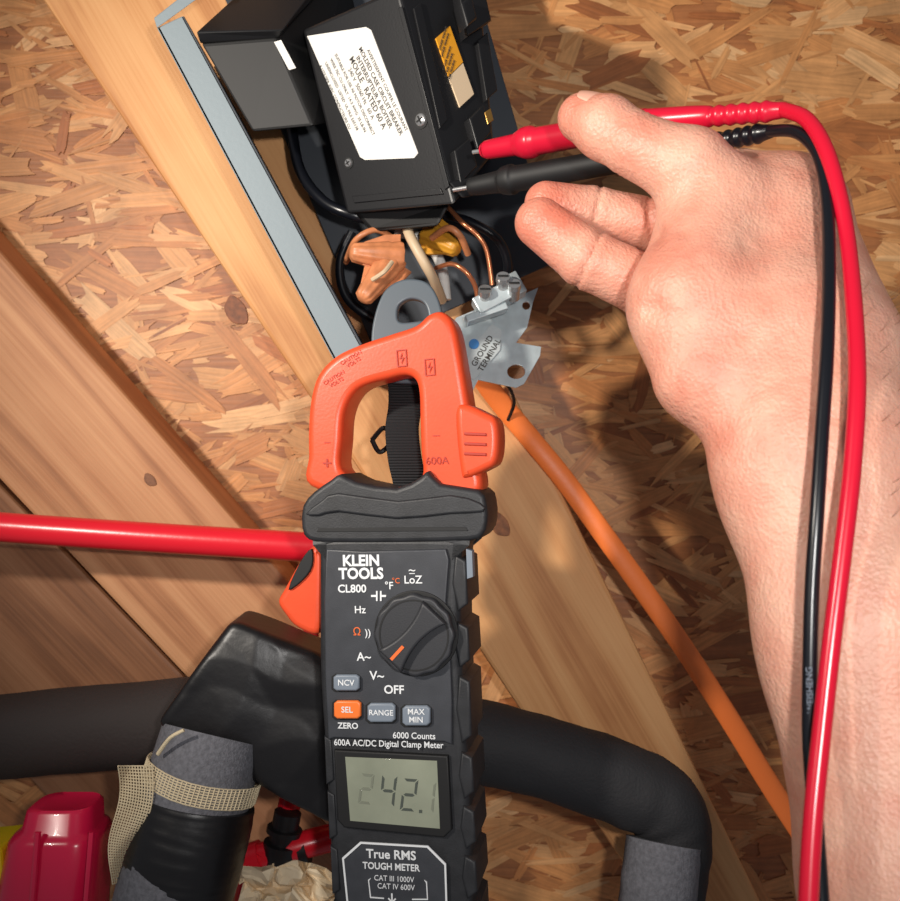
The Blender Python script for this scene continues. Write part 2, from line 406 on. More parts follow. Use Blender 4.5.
# breaker block
A = at(303, 30, .492); B = at(398, -12, .455); Cc = at(455, 205, .455)
frL = Fr(B, (B-A), -(Cc-B)); 
D_ = frL.w(347, 214); A_ = frL.w(303, 30)
E = at(480, -30, .487); frR = Fr(B, (E-B), -(Cc-B)); E_ = frR.w(478, -30); F_ = frR.w(494, 152)
V = [A_, B, Cc, D_, E_, F_, at(318, 30, .55), at(372, 205, .55), at(478, -20, .55), at(492, 160, .55)]
mesh_obj('breaker_body', V, [(0, 3, 2, 1), (1, 2, 5, 4), (0, 6, 7, 3), (4, 5, 9, 8), (0, 1, 4, 8, 6), (3, 7, 9, 5, 2), (6, 8, 9, 7)], M_black, box, bevel=.0016, bseg=3)
def on(fr, pts, z0, z1, name, m, bev=0.0, lf=None):
    return poly_plate(name, [fr.pts(pts, z1)], z0, z1, m, box, bevel=bev, fr=fr, local=False)
on(frL, [(307, 36), (366, 27), (371, 30), (418, 153), (414, 158), (365, 160), (360, 157)], -.0002, .0005, 'rating_label', M_label)
for i, (s, sz, b_) in enumerate([('AVERTISSEMENT COUPER LE COURANT', .0030, 0.0), ('MOLDED CASE CIRCUIT BREAKER', .0038, .01), ('INTERRUPTEUR A BOITIER', .0040, .01), ('MOULE   RATED 60 A', .0050, .01), ('240 V  50/60 Hz   60 A', .0036, 0), ('SUITABLE FOR USE AS MOTOR DISCONNECT', .0027, 0), ('WIRE 75C CU ONLY  14-3 AWG  35 LB-IN', .0027, 0), ('UNENCLOSED  LISTED  UL FILE E65138', .0027, 0), ('A UTILISER AVEC CONDUCTEURS CU', .0026, 0)]):
    t = i/8.0
    text(frL, box, s, 387-52*t, 90+7*t, sz*.86, M_ink, h=.0006, rot=-69, bold=b_, local=False)
def screw(fr, u, v, r, z=.0, par=box, hole=False):
    x, y = fr.px(u, v, z); c = fr.o+fr.ex*x+fr.ey*y+fr.ez*z
    lathe('screw', c-fr.ez*.002, c+fr.ez*.0012, [(0, r), (.8, r), (1, r*.8)], M_steel, par, 20)
    lathe('screw_ring', c-fr.ez*.002, c+fr.ez*.0004, [(0, r*1.35), (1, r*1.35)], M_blackm, par, 20)
    for a in (0, 90):
        cx = Matrix.Rotation(math.radians(a+20), 4, fr.ez) @ fr.ex; cy = fr.ez.cross(cx)
        P = [c+fr.ez*.00135+cx*i*r*.65+cy*j*r*.14 for i, j in ((-1, -1), (1, -1), (1, 1), (-1, 1))]
        mesh_obj('screw_slot', P, [(0, 1, 2, 3)], M_blackm, par)
screw(frL, 421, 120, .0031); screw(frL, 349, 163, .0022)
on(frL, [(398, 8), (402, 6), (449, 186), (445, 190)], 0, .0009, 'mould_rib', M_black, .0003)
on(frL, [(352, 196), (440, 188), (443, 194), (354, 203)], 0, .0009, 'mould_rib_b', M_black, .0003)
on(frR, [(436, 38), (450, 26), (463, 62), (449, 76)], 0, .0008, 'warning_label', M_yel)
on(frR, [(449, 77), (463, 63), (474, 94), (460, 107)], 0, .0008, 'warning_label_lower', M_yelb)
for i in range(5):
    text(frR, box, 'DANGER WARNING', 451+2*i-8, 38+7*i+ (6 if i > 1 else 0), .0016, M_ink, h=.0010, rot=42, local=False)
on(frR, [(455, -30), (478, -42), (492, 20), (468, 36)], -.001, .006, 'toggle_housing', M_black, .001)
on(frR, [(462, 2), (472, -6), (478, 18), (468, 26)], .005, .013, 'toggle', M_black, .0015)
on(frR, [(478, 40), (488, 32), (498, 90), (487, 100)], -.004, .003, 'rail', M_black, .0008)
on(frR, [(470, 118), (484, 104), (492, 132), (478, 148)], -.001, .005, 'terminal_shroud', M_black, .001)
on(frR, [(455, 150), (470, 138), (478, 166), (461, 184)], -.001, .004, 'terminal_shroud_b', M_black, .001)
on(frR, [(485, 112), (491, 108), (494, 120), (488, 124)], .004, .0055, 'toggle_glint', M_glint, .0005)  # small orange reflection on the toggles, made as a coloured chip
on(frR, [(414, 8), (421, 2), (448, 120), (440, 128)], -.001, .0012, 'edge_rib', M_black, .0005)
hexa('terminal_tongue', q4([(448, 182, .452), (496, 172, .462), (500, 190, .462), (462, 198, .452), (448, 182, .52), (496, 172, .52), (500, 190, .52), (462, 198, .52)]), M_black, box, .001)
hexa('lower_shroud', q4([(350, 208, .50), (452, 200, .48), (438, 226, .48), (372, 232, .50), (350, 208, .545), (452, 200, .545), (438, 226, .545), (372, 232, .545)]), M_blackm, box, .002)
# wires
tube('black_wire', [(292, 130, .53, .003), (300, 170, .52, .003), (322, 200, .51, .003), (350, 214, .505, .003), (385, 222, .51, .003), (430, 224, .52, .003)], M_blk_lead, box, 12)
tube('black_wire_b', [(440, 214, .52, .0025), (470, 222, .515, .0025), (498, 240, .515, .0025), (508, 268, .52, .0025), (500, 296, .53, .0025)], M_blk_lead, box, 12)
tube('black_wire_c', [(352, 232, .525, .0025), (340, 262, .525, .0025), (346, 296, .525, .0025), (372, 318, .525, .0025), (410, 330, .53, .0025)], M_blk_lead, box, 12)
tube('cream_wire', [(402, 214, .51, .0027), (410, 236, .495, .0027), (424, 262, .492, .0027), (434, 280, .50, .0027), (442, 300, .52, .0027)], M_cream, box, 12)
tube('white_cable', [(446, 300, .535, .003), (440, 262, .535, .003), (420, 238, .53, .003), (395, 232, .53, .003)], M_label, box, 12)
tube('copper_wire', [(446, 205, .50, .0012), (462, 222, .485, .0012), (478, 236, .485, .0012), (487, 252, .487, .0012), (492, 285, .49, .0012)], M_copper, box, 10)
tube('copper_wire_b', [(436, 268, .50, .0012), (452, 264, .485, .0012), (466, 272, .482, .0012), (475, 286, .485, .0012), (478, 302, .49, .0012)], M_copper, box, 10)
tube('orange_wire', [(432, 238, .51, .0018), (448, 228, .50, .0018), (460, 236, .50, .0018), (468, 254, .51, .0018)], M_peach, box, 10)
tube('orange_wire_b', [(346, 262, .52, .0016), (356, 240, .50, .0016), (376, 230, .50, .0016), (396, 240, .51, .0016)], M_peach, box, 10)
tube('white_wire_end', [(392, 262, .487, .0012), (384, 272, .483, .0012), (372, 280, .485, .0012)], M_cream, box, 8)
def wirenut(u0, v0, d0, u1, v1, d1, r, m, nm):
    a = at(u0, v0, d0); b = at(u1, v1, d1)
    lathe(nm, a, b, [(0, r*.8), (.02, r), (.1, r*1.08), (.25, r*.95), (.3, r), (.85, r*.66), (.95, r*.6), (1, r*.35)], m, box, 48, ribs=9, ribd=.05)
    ax = (b-a).normalized(); s = ax.cross(Vector((0, 1, 0))).normalized()
    for sg in (-1, 1):
        P = []
        for t, w in ((.05, 1.0), (.05, 1.55), (.35, 1.4), (.75, .75), (.75, .6)): P.append(a+(b-a)*t+s*sg*r*w)
        n = ax.cross(s)*.001; V = [p+n for p in P]+[p-n for p in P]; k = len(P)
        mesh_obj(nm+'_wing', V, [tuple(range(k)), tuple(range(2*k-1, k-1, -1))]+[(i, i+k, (i+1) % k+k, (i+1) % k) for i in range(k)], m, box, bevel=.0004)
wirenut(402, 258, .50, 350, 252, .492, .0078, M_peach, 'wire_nut')
wirenut(394, 258, .50, 362, 300, .488, .0076, M_peach, 'wire_nut_b')
wirenut(428, 234, .52, 458, 250, .508, .0070, M_ynut, 'wire_nut_c')
# galvanised mounting plate with tabs
frP = Fr(at(500, 340, .50), (1, .12, .12), (0, .25, 1))
hole = lambda u, v, r, e=1: [(u+r*math.cos(a), v+r*e*math.sin(a)) for a in [k*math.pi/10 for k in range(20)]]
poly_plate('ground_plate', [frP.pts([(438, 352), (456, 318), (500, 300), (520, 296), (538, 288), (533, 302), (527, 328), (516, 343), (541, 347), (540, 356), (524, 384), (516, 388), (478, 380), (470, 396), (440, 380)]),
    frP.pts(hole(516, 372, 9, .8)), frP.pts(hole(526, 306, 4))], -.0006, .0006, M_galv, box, .0002, fr=frP, local=False)
on(frP, [(462, 372), (474, 380), (500, 350), (502, 330), (492, 324), (474, 344)], .0008, .0014, 'ground_tag', M_tag)
text(frP, box, 'GROUND\nTERMINAL', 486, 353, .0043, M_ink, h=.0016, rot=52, bold=.01, local=False)
poly_plate('blue_sticker', [frP.pts(hole(474, 344, 5), .0016)], .0006, .0018, M_blue, box, 0, fr=frP, local=False)
def wb(name, u, v, d, w, h, dp, m, rot=0, bev=.0006):
    c = at(u, v, d); R = Matrix.Rotation(math.radians(rot), 4, 'Y')
    f = Fr(c, R @ Vector((1, .1, 0)), R @ Vector((0, .15, 1))); return boxf(name, f, -w/2, w/2, -h/2, h/2, -dp/2, dp/2, m, box, bev), f
wb('lug_block', 493, 300, .488, .020, .009, .010, M_galv, -28)
wb('lug_block_b', 512, 288, .492, .010, .012, .010, M_galv, -28)
wb('lug_bar', 486, 314, .487, .022, .004, .008, M_galv, -20)
for (u, v) in ((485, 298), (503, 285), (514, 292)):
    c = at(u, v, .482); lathe('lug_screw', c+Vector((0, .006, -.002)), c+Vector((0, -.002, .004)), [(0, .0032), (.7, .0032), (.72, .0036), (1, .0034)], M_steel, box, 18)
    c2 = c+Vector((0, -.0022, .0042)); mesh_obj('lug_slot', [c2+Vector((-.0026, -.0001, .0005)), c2+Vector((.0026, -.0001, .0005)), c2+Vector((.0026, -.0004, -.0005)), c2+Vector((-.0026, -.0004, -.0005))], [(0, 1, 2, 3)], M_blackm, box)

# ------------------------------------------------------------------ orange cable, pipes
cb = [(478, 372, .535, .0060), (500, 402, .548, .0060), (530, 438, .5555, .0060), (566, 482, .5572, .0060), (604, 535, .5572, .0060), (642, 588, .5572, .0060), (685, 650, .5574, .0060), (727, 715, .5574, .0060), (770, 785, .558, .0060), (812, 850, .56, .0060), (880, 955, .57, .0060), (960, 1080, .58, .0060)]
tube('orange_electrical_cable', cb, M_cable, None, 20, 8, sx=1.0, sy=.42, up=(0, 1, 0))
tube('cable_tie', [(470, 380, .54, .001), (484, 372, .53, .001), (506, 384, .53, .001), (514, 402, .54, .001), (508, 420, .55, .001)], M_black, None, 8)
tube('red_water_pipe', [(-160, 515, .53, .0082), (0, 527, .53, .0082), (160, 538, .53, .0082), (340, 549, .53, .0082), (420, 554, .53, .0082)], M_red, None, 28)

pex = empty('red_pipe_assembly', at(285, 840, .53))
tube('riser_pipe', [(312, 570, .552, .0045), (311, 640, .552, .0045), (303, 730, .552, .0055), (292, 790, .545, .0062), (284, 835, .53, .0065)], M_red, pex, 20)
lathe('tee_fitting', at(288, 812, .53), at(278, 862, .53), [(0, .0075), (.3, .0075), (.32, .0098), (.42, .0098), (.44, .0072), (.6, .0072), (.62, .010), (.8, .010), (1, .0085)], M_black, pex, 24)
tube('branch_pipe', [(255, 858, .53, .0075), (285, 850, .53, .0075), (330, 838, .535, .0075), (420, 818, .55, .0075)], M_red, pex, 20)
lathe('elbow_ring', at(248, 862, .53), at(262, 857, .53), [(0, .0095), (1, .0095)], M_red, pex, 24)
tube('lower_pipe', [(262, 850, .53, .008), (252, 880, .53, .008), (246, 930, .53, .008)], M_red, pex, 20)
lathe('clamp_ring', at(300, 850, .532), at(308, 848, .532), [(0, .0088), (1, .0088)], M_black, pex, 24)

# insulation
ins = empty('insulated_refrigerant_line', at(300, 740, .5))
nz = lambda s, a: (lambda i, k, t: 1+a*noise.noise(Vector((i*s, math.cos(t)*1.5, math.sin(t)*1.5))))
tube('foam_sleeve_left', [(214, 735, .478, .0255), (198, 790, .47, .0262), (184, 845, .465, .0264), (168, 910, .46, .0266), (140, 1010, .45, .0268)], M_foam, ins, 40, 10, dispf=nz(.3, .010))
tube('tape_band_lower', [(198, 800, .469, .0278), (193, 822, .4675, .0284), (187, 845, .466, .0286), (182, 866, .465, .0284), (177, 884, .464, .0280)], M_tape, ins, 40, 10, dispf=nz(.5, .010))
tube('foam_sleeve_run', [(240, 700, .51, .018), (300, 725, .507, .0215), (400, 735, .505, .0215), (480, 742, .505, .0215), (560, 762, .505, .021), (625, 785, .505, .021), (662, 805, .505, .0205), (674, 838, .505, .0195), (670, 880, .50, .0185), (662, 940, .495, .0185), (650, 1020, .49, .0185)], M_foamd, ins, 36, 8, dispf=nz(.35, .05))
tube('foam_sleeve_drop', [(664, 842, .499, .0195), (660, 880, .494, .0196), (654, 930, .491, .0196), (646, 980, .487, .0196)], M_foam, ins, 36, 8, dispf=nz(.3, .02))
tube('foam_sleeve_rear', [(-150, 750, .545, .0235), (0, 736, .545, .0235), (100, 728, .545, .0235), (210, 718, .54, .0235), (300, 712, .54, .0235)], M_foamb, ins, 30, 6, dispf=nz(.35, .05))
# flat vinyl tape wrap: folded sheet over the elbow
def tape_f():
    D0 = .478
    poly = [np.array(at(u, v, D0)) for u, v in ((234, 617), (330, 655), (335, 830), (262, 784), (206, 752), (158, 724))]
    cen = sum(poly)/len(poly); n = len(poly); planes = []
    for i in range(n):
        a = poly[i]; b = poly[(i+1) % n]; e = b-a; nn = np.array((e[2], 0, -e[0])); nn /= np.linalg.norm(nn)
        if nn.dot(cen-a) > 0: nn = -nn
        planes.append((nn, a))
    yc = C.y+D0+.012
    def f(p):
        s = 0; k = 500.0
        hs = [(p-a)@nn for nn, a in planes]
        m = np.max(hs, 0)
        for h in hs: s = s+np.exp(k*(h-m))
        side = m+np.log(s)/k
        ax_ = (np.array(at(335, 745, D0))-np.array(at(195, 690, D0))); ax_ /= np.linalg.norm(ax_)
        w = p-np.array(at(195, 690, D0)); perp = w-np.outer(w@ax_, ax_); pz = perp[:, 2]/.05
        half = .011+.016*np.sqrt(np.clip(1-pz**2, 0, 1))
        tri = lambda x: np.abs((x/np.pi) % 2-1)
        wob = .9*np.sin(p[:, 2]*70+p[:, 0]*40)+.5*np.sin(p[:, 0]*130-p[:, 2]*50)
        fold = .0019*tri(p[:, 0]*95+p[:, 2]*70+wob)+.0016*tri(p[:, 0]*150-p[:, 2]*60+1.1+wob*.7)+.0013*tri(p[:, 0]*40+p[:, 2]*190+wob)
        front = np.abs(p[:, 1]-yc)-half+fold-.001
        k2 = .005; h = np.clip(.5-.5*(side-front)/k2, 0, 1)
        return side*(1-h)+front*h+k2*h*(1-h)
    pts = np.array(poly); lo = pts.min(0)-.012; hi = pts.max(0)+.012; lo[1] = yc-.034; hi[1] = yc+.034
    return f, lo, hi
f, lo, hi = tape_f(); Vt, Qt = sdf_build(f, lo, hi, .0014, 1)
mesh_obj('tape_wrap', Vt, [tuple(map(int, q)) for q in Qt], M_tape, ins, smooth=180)
M_mesh = mat('fibreglass_mesh', (206, 190, 158), .75, bump=.5, bscale=700)
def strip_net(name, P, nu, nv, r, parent):
    """P(s,t) -> world point ; builds woven threads"""
    V = []; Fc = []
    def add(line):
        rows = [tuple(p)+(r,) for p in line]; v, f = sweep_data(rows, 5); b = len(V); V.extend(v); Fc.extend([tuple(i+b for i in q) for q in f])
    for i in range(nu+1): add([P(i/nu, j/24) for j in range(25)])
    for j in range(nv+1): add([P(i/24, j/nv) for i in range(25)])
    return mesh_obj(name, V, Fc, M_mesh, parent, smooth=60)
axA = at(211, 752, .475); axB = at(196, 800, .47); axd = (axB-axA).normalized(); e1 = axd.cross(Vector((0, 1, 0))).normalized(); e2 = axd.cross(e1)
def ringP(s, t):
    a = t*2*math.pi; c = axA.lerp(axB, .34+.40*s); return c+axd*(.004*math.sin(a))+(e1*math.cos(a)+e2*math.sin(a))*(.0280+.0005*math.sin(5*a))
strip_net('mesh_band', ringP, 8, 80, .00036, ins)
def hangP(s, t):
    u = 118+(34-8*t)*s-8*t+4*math.sin(t*7); v = 766+118*t+8*s*math.sin(t*4); return at(u, v, .452+.006*math.sin(t*6+s*3))
strip_net('mesh_strip', hangP, 12, 42, .00034, ins)
tube('tape_seam', [(158, 754, .452, .0010), (170, 738, .447, .0009), (184, 730, .446, .0008)], M_mesh, ins, 8)

# crimson plastic object bottom-left
cr = empty('red_plastic_jug', at(60, 880, .5))
def rrect(cx, w, h, r, n=6):
    out = []
    for sx, sy, a0 in ((1, 1, 0), (-1, 1, 90), (-1, -1, 180), (1, -1, 270)):
        for k in range(n+1):
            a = math.radians(a0+90*k/n); out.append((sx*(w/2-r)+r*math.cos(a), sy*(h/2-r)+r*math.sin(a)))
    return out
V = []; Fc = []
prof = [(803, 67, .022), (801, 67, .030), (804, 66, .034), (822, 64, .0365), (826, 63, .042), (832, 62, .046), (870, 57, .0495), (910, 52, .052), (1010, 42, .056)]
for v, u, w in prof:
    c = at(u, v, .50); sec = rrect(0, w, w*.9, w*.28)
    sec = sorted(sec, key=lambda q: math.atan2(q[1], q[0]))
    for a, b in sec: V.append(c+Vector((a, b, 0)))
n = len(V)//len(prof)
for i in range(len(prof)-1):
    for k in range(n): k2 = (k+1) % n; Fc.append((i*n+k, (i+1)*n+k, (i+1)*n+k2, i*n+k2))
Fc.append(tuple(range(n))); Fc.append(tuple((len(prof)-1)*n+k for k in range(n))[::-1])
mesh_obj('jug_body', V, Fc, M_magenta, cr, smooth=50)
for du in (38, 92):
    tube('jug_rib', [(du, 832, .479, .0016), (du-3, 870, .477, .0016), (du-8, 930, .476, .0016)], M_magenta, cr, 8)
fy = Fr(at(2, 905, .49), (1, 0, .1), (0, 0, 1))
yb = empty('yellow_tool_case', at(2, 905, .49)); boxf('case_body', fy, -.03, .004, -.06, .030, -.03, .004, M_yellow, yb, .002)
boxf('case_latch', fy, -.006, .0045, -.04, .012, .004, .0055, M_black, yb, .0005)

# crumpled paper
V = []; Fc = []; N = 22
for i in range(N):
    for j in range(N):
        s = i/(N-1); t = j/(N-1)
        u = 240+98*s; v = 872+70*t-10*math.sin(s*3.1)
        dd = .49+.012*noise.noise(Vector((s*5, t*5, 1)))+.012*abs(noise.noise(Vector((s*9, t*7, 4))))
        p = at(u, v, dd); p += Vector((noise.noise(Vector((s*6, t*6, 9)))*.006, 0, noise.noise(Vector((s*6, t*6, 19)))*.006)); V.append(p)
for i in range(N-1):
    for j in range(N-1): Fc.append((i*N+j, i*N+j+1, (i+1)*N+j+1, (i+1)*N+j))
o = mesh_obj('crumpled_paper', V, Fc, M_paper); sm = o.modifiers.new('t', 'SOLIDIFY'); sm.thickness = .0005

# ------------------------------------------------------------------ clamp meter
yaw = math.radians(-11); roll = math.radians(1.8)
ex = Vector((math.cos(yaw), math.sin(yaw), 0)); ey = Vector((0, 0, 1))
Rr = Matrix.Rotation(roll, 3, ex.cross(ey)); ex = Rr @ ex; ey = Rr @ ey
fm = Fr(at(400, 650, .42), ex, ey)
cm = empty('clamp_meter', fm.M)
S = .42/F
def pl(name, loops, z0, z1, m, bev=0.0, sm=0, bres=3):
    L = []
    for l in loops:
        if sm: l = [tuple(p) for p in catmull(l, sm, True)]
        L.append(fm.pts(l, z1))
    return poly_plate(name, L, z0, z1, m, cm, bevel=bev, bres=bres)
def tx(s, u, v, px, m=M_white, h=.0023, **k): return text(fm, cm, s, u, v, px/0.72*S, m, h=h, **k)
outer = [(309, 486), (307, 455), (307, 425), (310, 396), (318, 373), (336, 355), (362, 343), (392, 333), (415, 325), (428, 314), (440, 311), (450, 318), (456, 332), (461, 358), (466, 388), (471, 420), (476, 455), (480, 492), (440, 500), (370, 500)]
inner = [(340, 468), (341, 440), (343, 415), (350, 397), (362, 386), (385, 379), (404, 375), (414, 379), (418, 392), (419, 420), (420, 450), (421, 476), (405, 486), (380, 487), (355, 480)]
pl('jaw', [outer, inner], -.026, -.004, M_org, .0035, 5, 4)
pl('trigger_wing', [[(455, 414), (464, 404), (484, 412), (496, 420), (499, 440), (496, 462), (486, 470), (466, 478), (460, 470)]], -.024, -.0015, M_org, .003, 4)
for vv in (432, 442, 452):
    pl('wing_rib', [[(464, vv), (486, vv+1), (486, vv+4), (464, vv+3)]], -.003, -.0006, M_oprint, .0003)
jh = -.0036
tx('\u2013', 327, 442, 9, M_oprint, jh); tx('+', 327, 464, 13, M_oprint, jh, bold=.01); tx('\u2013', 436, 435, 10, M_oprint, jh); tx('600A', 437, 461, 8, M_oprint, jh)
for (u, v) in ((401, 358), (429, 367)):
    pl('warning_mark', [[(u-5, v-8), (u+5, v-9), (u+6, v+8), (u-4, v+9)], [(u-4, v-7), (u+4, v-8), (u+5, v+7), (u-3, v+8)]], jh, jh+.0003, M_oprint)
    pl('warning_bolt', [[(u+1, v-6), (u-2, v+1), (u+1, v), (u, v+6), (u+3, v-1), (u, v)]], jh, jh+.0003, M_oprint)
for (u, v) in ((352, 360), (335, 380)): tx('CAUTION\nVOLTS', u, v, 4, M_oprint, jh, rot=28)
pl('jaw_lever', [[(314, 545), (300, 560), (284, 588), (277, 602), (284, 615), (296, 628), (318, 634), (322, 600), (322, 548)]], -.024, -.009, M_org, .003, 4)
pl('lever_pad', [[(311, 549), (300, 562), (288, 590), (303, 580), (312, 566)]], -.01, -.0075, M_blackm, .0006, 3)
pl('collar', [[(302, 506), (313, 492), (330, 480), (340, 474), (356, 482), (396, 488), (420, 477), (428, 471), (440, 484), (478, 490), (486, 503), (487, 522), (482, 536), (468, 541), (400, 543), (330, 543), (308, 540), (301, 528)]], -.032, .0015, M_rub, .0022, 2)
pl('collar_ridge', [[(305, 514), (322, 500), (338, 493), (398, 501), (450, 495), (480, 503), (483, 512), (450, 514), (396, 519), (338, 512), (318, 516)]], -.004, .0030, M_rub, .0010, 2)
pl('collar_notch', [[(318, 528), (466, 527), (468, 531), (317, 532)]], .0008, .0018, M_blackm, .0002)
body = [(312, 536), (318, 548), (318, 600), (319, 680), (323, 740), (328, 830), (334, 930), (342, 1030), (360, 1062), (400, 1070), (450, 1062), (478, 1030), (472, 930), (470, 840), (466, 740), (462, 680), (460, 600), (462, 548), (470, 536)]
pl('body_shell', [body], -.034, .0004, M_rub, .004, 3)
pl('face_plate', [[(326, 549), (362, 551), (446, 549), (449, 560), (446, 600), (450, 650), (452, 700), (452, 745), (444, 742), (334, 738), (328, 740), (325, 680), (324, 600)]], -.001, .0020, M_face, .0008)
for i, (va, vb) in enumerate(((555, 612), (622, 668), (676, 744), (752, 800), (806, 850), (856, 900), (906, 960), (966, 1020))):
    o_ = (va-560)*.032; pl('grip_r', [[(455+o_, va), (466+o_, va+6), (468+o_, vb-8), (458+o_, vb), (452+o_, (va+vb)/2)]], -.030, .0014, M_rub, .0012, 0)
for i, vv in enumerate((760, 815, 870, 925)):
    pl('grip_l', [[(324+i*3, vv-24), (331+i*3, vv-20), (334+i*3, vv+20), (326+i*3, vv+25)]], -.030, .0012, M_rub, .0008, 0)
tx('KLEIN', 361, 561, 11, bold=.035, sx=.95); tx('TOOLS', 361, 574, 11, bold=.035, sx=.95)
tx('CL800', 352, 589, 8, bold=.02)
tx('\u00b0F', 389, 586, 7.5, bold=.01); tx('\u00b0C', 396, 581, 5.5, M_oprn); tx('LoZ', 413, 580, 8, bold=.01); tx('~', 412, 570, 9); tx('\u2013', 412, 573, 8)
pl('cap_mark', [[(371, 595), (376, 595), (376, 591), (377.5, 591), (377.5, 601), (376, 601), (376, 597), (371, 597)]], .0020, .0025, M_white)
pl('cap_mark', [[(380, 591), (381.5, 591), (381.5, 595), (386, 595), (386, 597), (381.5, 597), (381.5, 601), (380, 601)]], .0020, .0025, M_white)
tx('Hz', 360, 610, 7.5, bold=.01); tx('))', 368, 633, 7, bold=.01); tx('\u2126', 357, 632, 8, M_oprn)
tx('A~', 364, 657, 8.5, bold=.015); tx('V~', 377, 676, 9, bold=.015); tx('OFF', 394, 690, 8.5, bold=.02)
# dial
cx, cy = fm.px(413, 636, .008); rd = 41*S
def circ(r, n=64, sc=0.0, k=14, c=(cx, cy)): return [(c[0]+r*(1+sc*math.cos(k*2*math.pi*i/n))*math.cos(2*math.pi*i/n), c[1]+r*(1+sc*math.cos(k*2*math.pi*i/n))*math.sin(2*math.pi*i/n)) for i in range(n)]
M_dial = mat('dial_plastic', (46, 47, 51), .5, bump=.08, bscale=1500)
poly_plate('dial_well', [circ(rd*1.04)], .0015, .0026, M_blackm, cm, .0004)
poly_plate('dial', [circ(rd*.97, 168, .020, 12)], .002, .0068, M_dial, cm, .0012)
poly_plate('dial_groove', [circ(rd*.86), circ(rd*.82)], .0066, .0070, M_blackm, cm, 0)
al = math.radians(226); dx, dy = math.cos(al), math.sin(al)
def bar(l0, l1, w0, w1): return [(cx+dx*l0-dy*w0, cy+dy*l0+dx*w0), (cx+dx*l1-dy*w1, cy+dy*l1+dx*w1), (cx+dx*l1+dy*w1, cy+dy*l1-dx*w1), (cx+dx*l0+dy*w0, cy+dy*l0-dx*w0)]
def waist(l, w): 
    out = []
    for k in range(13):
        t = -1+2*k/12; out.append((t*l, w*(.55+.45*t*t)))
    P = [(a, b) for a, b in out]+[(a, -b) for a, b in reversed(out)]
    return [(cx+dx*a-dy*b, cy+dy*a+dx*b) for a, b in P]
poly_plate('dial_grip', [waist(rd*.80, .0068)], .0066, .0108, M_dial, cm, .0012)
poly_plate('dial_pointer', [bar(rd*.30, rd*.74, .0007, .0007)], .0104, .0111, M_oprn, cm, 0)
def btn(name, u, v, w, h, m, lab, sz, rot=0):
    L = [(u-w/2, v-h*.35), (u-w*.38, v-h/2), (u+w*.38, v-h/2), (u+w/2, v-h*.35), (u+w/2, v+h*.35), (u+w*.38, v+h/2), (u-w*.38, v+h/2), (u-w/2, v+h*.35)]
    pl(name+'_well', [[(u+(a-u)*1.12, v+(b-v)*1.14) for a, b in L]], .0015, .0024, M_blackm, .0002)
    pl(name, [L], .002, .0045, m, .0009)
    for i, s in enumerate(lab): tx(s, u, v+(i-(len(lab)-1)/2)*8, sz, M_white, .0047, bold=.012)
btn('ncv_button', 346, 683, 26, 16, M_gbut, ['NCV'], 6)
btn('select_button', 347, 710, 27, 18, M_org2, ['SEL'], 6)
btn('range_button', 381, 713, 28, 19, M_gbut, ['RANGE'], 5.5)
btn('max_button', 416, 716, 28, 20, M_gbut, ['MAX', 'MIN'], 5.8)
tx('ZERO', 348, 726, 6, bold=.02); tx('6000 Counts', 414, 736, 6.3, bold=.01, sx=.95); tx('600A AC/DC Digital Clamp Meter', 388, 744, 6.4, h=.0023, bold=.01, sx=.90)
# LCD
pl('screen_bezel', [[(334, 750), (448, 756), (452, 830), (444, 838), (344, 828), (337, 820)]], -.001, .0026, M_blackm, .0008)
pl('screen', [[(345, 757), (437, 761), (440, 829), (350, 821)]], .0022, .0030, M_lcd, .0002)
SEG = {'a': [(0.08, 2), (0.92, 2), (0.76, 1.84), (0.24, 1.84)], 'g': [(0.14, 1.0), (0.26, 1.09), (.74, 1.09), (.86, 1.0), (.74, .91), (.26, .91)], 'd': [(0.08, 0), (0.24, .16), (0.76, .16), (0.92, 0)],
       'f': [(0, 1.95), (.17, 1.78), (.17, 1.14), (.02, 1.04)], 'b': [(1, 1.95), (.83, 1.78), (.83, 1.14), (.98, 1.04)], 'e': [(0, .05), (.17, .22), (.17, .86), (.02, .96)], 'c': [(1, .05), (.83, .22), (.83, .86), (.98, .96)]}
DIG = {'2': 'abged', '4': 'fgbc', '0': 'abcdef', '1': 'bc'}
def digit(ch, u, v, w, h, m, nm):
    for s in DIG[ch]:
        L = [(u+(x-.5)*w+(y-1)*w*.12, v-(y-1)*h/2+(x-.5)*1.2) for x, y in SEG[s]]
        pl('segment_'+nm+s, [L], .003, .0032, m)
digit('2', 366, 789, 13, 30, M_segf, 'a'); digit('4', 388, 791, 15, 31, M_seg, 'b'); digit('2', 409, 795, 15, 32, M_seg, 'c'); digit('1', 428, 797, 13, 31, M_segf, 'd')
pl('segment_dot', [[(419, 810), (422, 810), (422, 813), (419, 813)]], .003, .0032, M_seg)
oc = [(342, 858), (360, 842), (428, 846), (446, 864), (449, 960), (436, 974), (366, 970), (352, 956)]
pl('rating_plate', [oc], -.001, .0022, M_face, .0008)
cxx, cyy = 396, 908
pl('rating_outline', [oc, [(cxx+(a-cxx)*.965, cyy+(b-cyy)*.972) for a, b in oc]], .0020, .0026, M_white)
tx('True RMS', 391, 855, 9, h=.0024, bold=.02); tx('TOUGH METER', 391, 867, 6.8, h=.0024, bold=.02, sx=.9)
tx('CAT III 1000V', 394, 879, 5.6, h=.0024, sx=.9); tx('CAT IV 600V', 396, 887, 5.6, h=.0024, sx=.9)
pl('bracket', [[(371, 878), (368, 880), (370, 898), (384, 899), (384, 898), (371, 897), (369, 881)]], .0020, .0026, M_white)
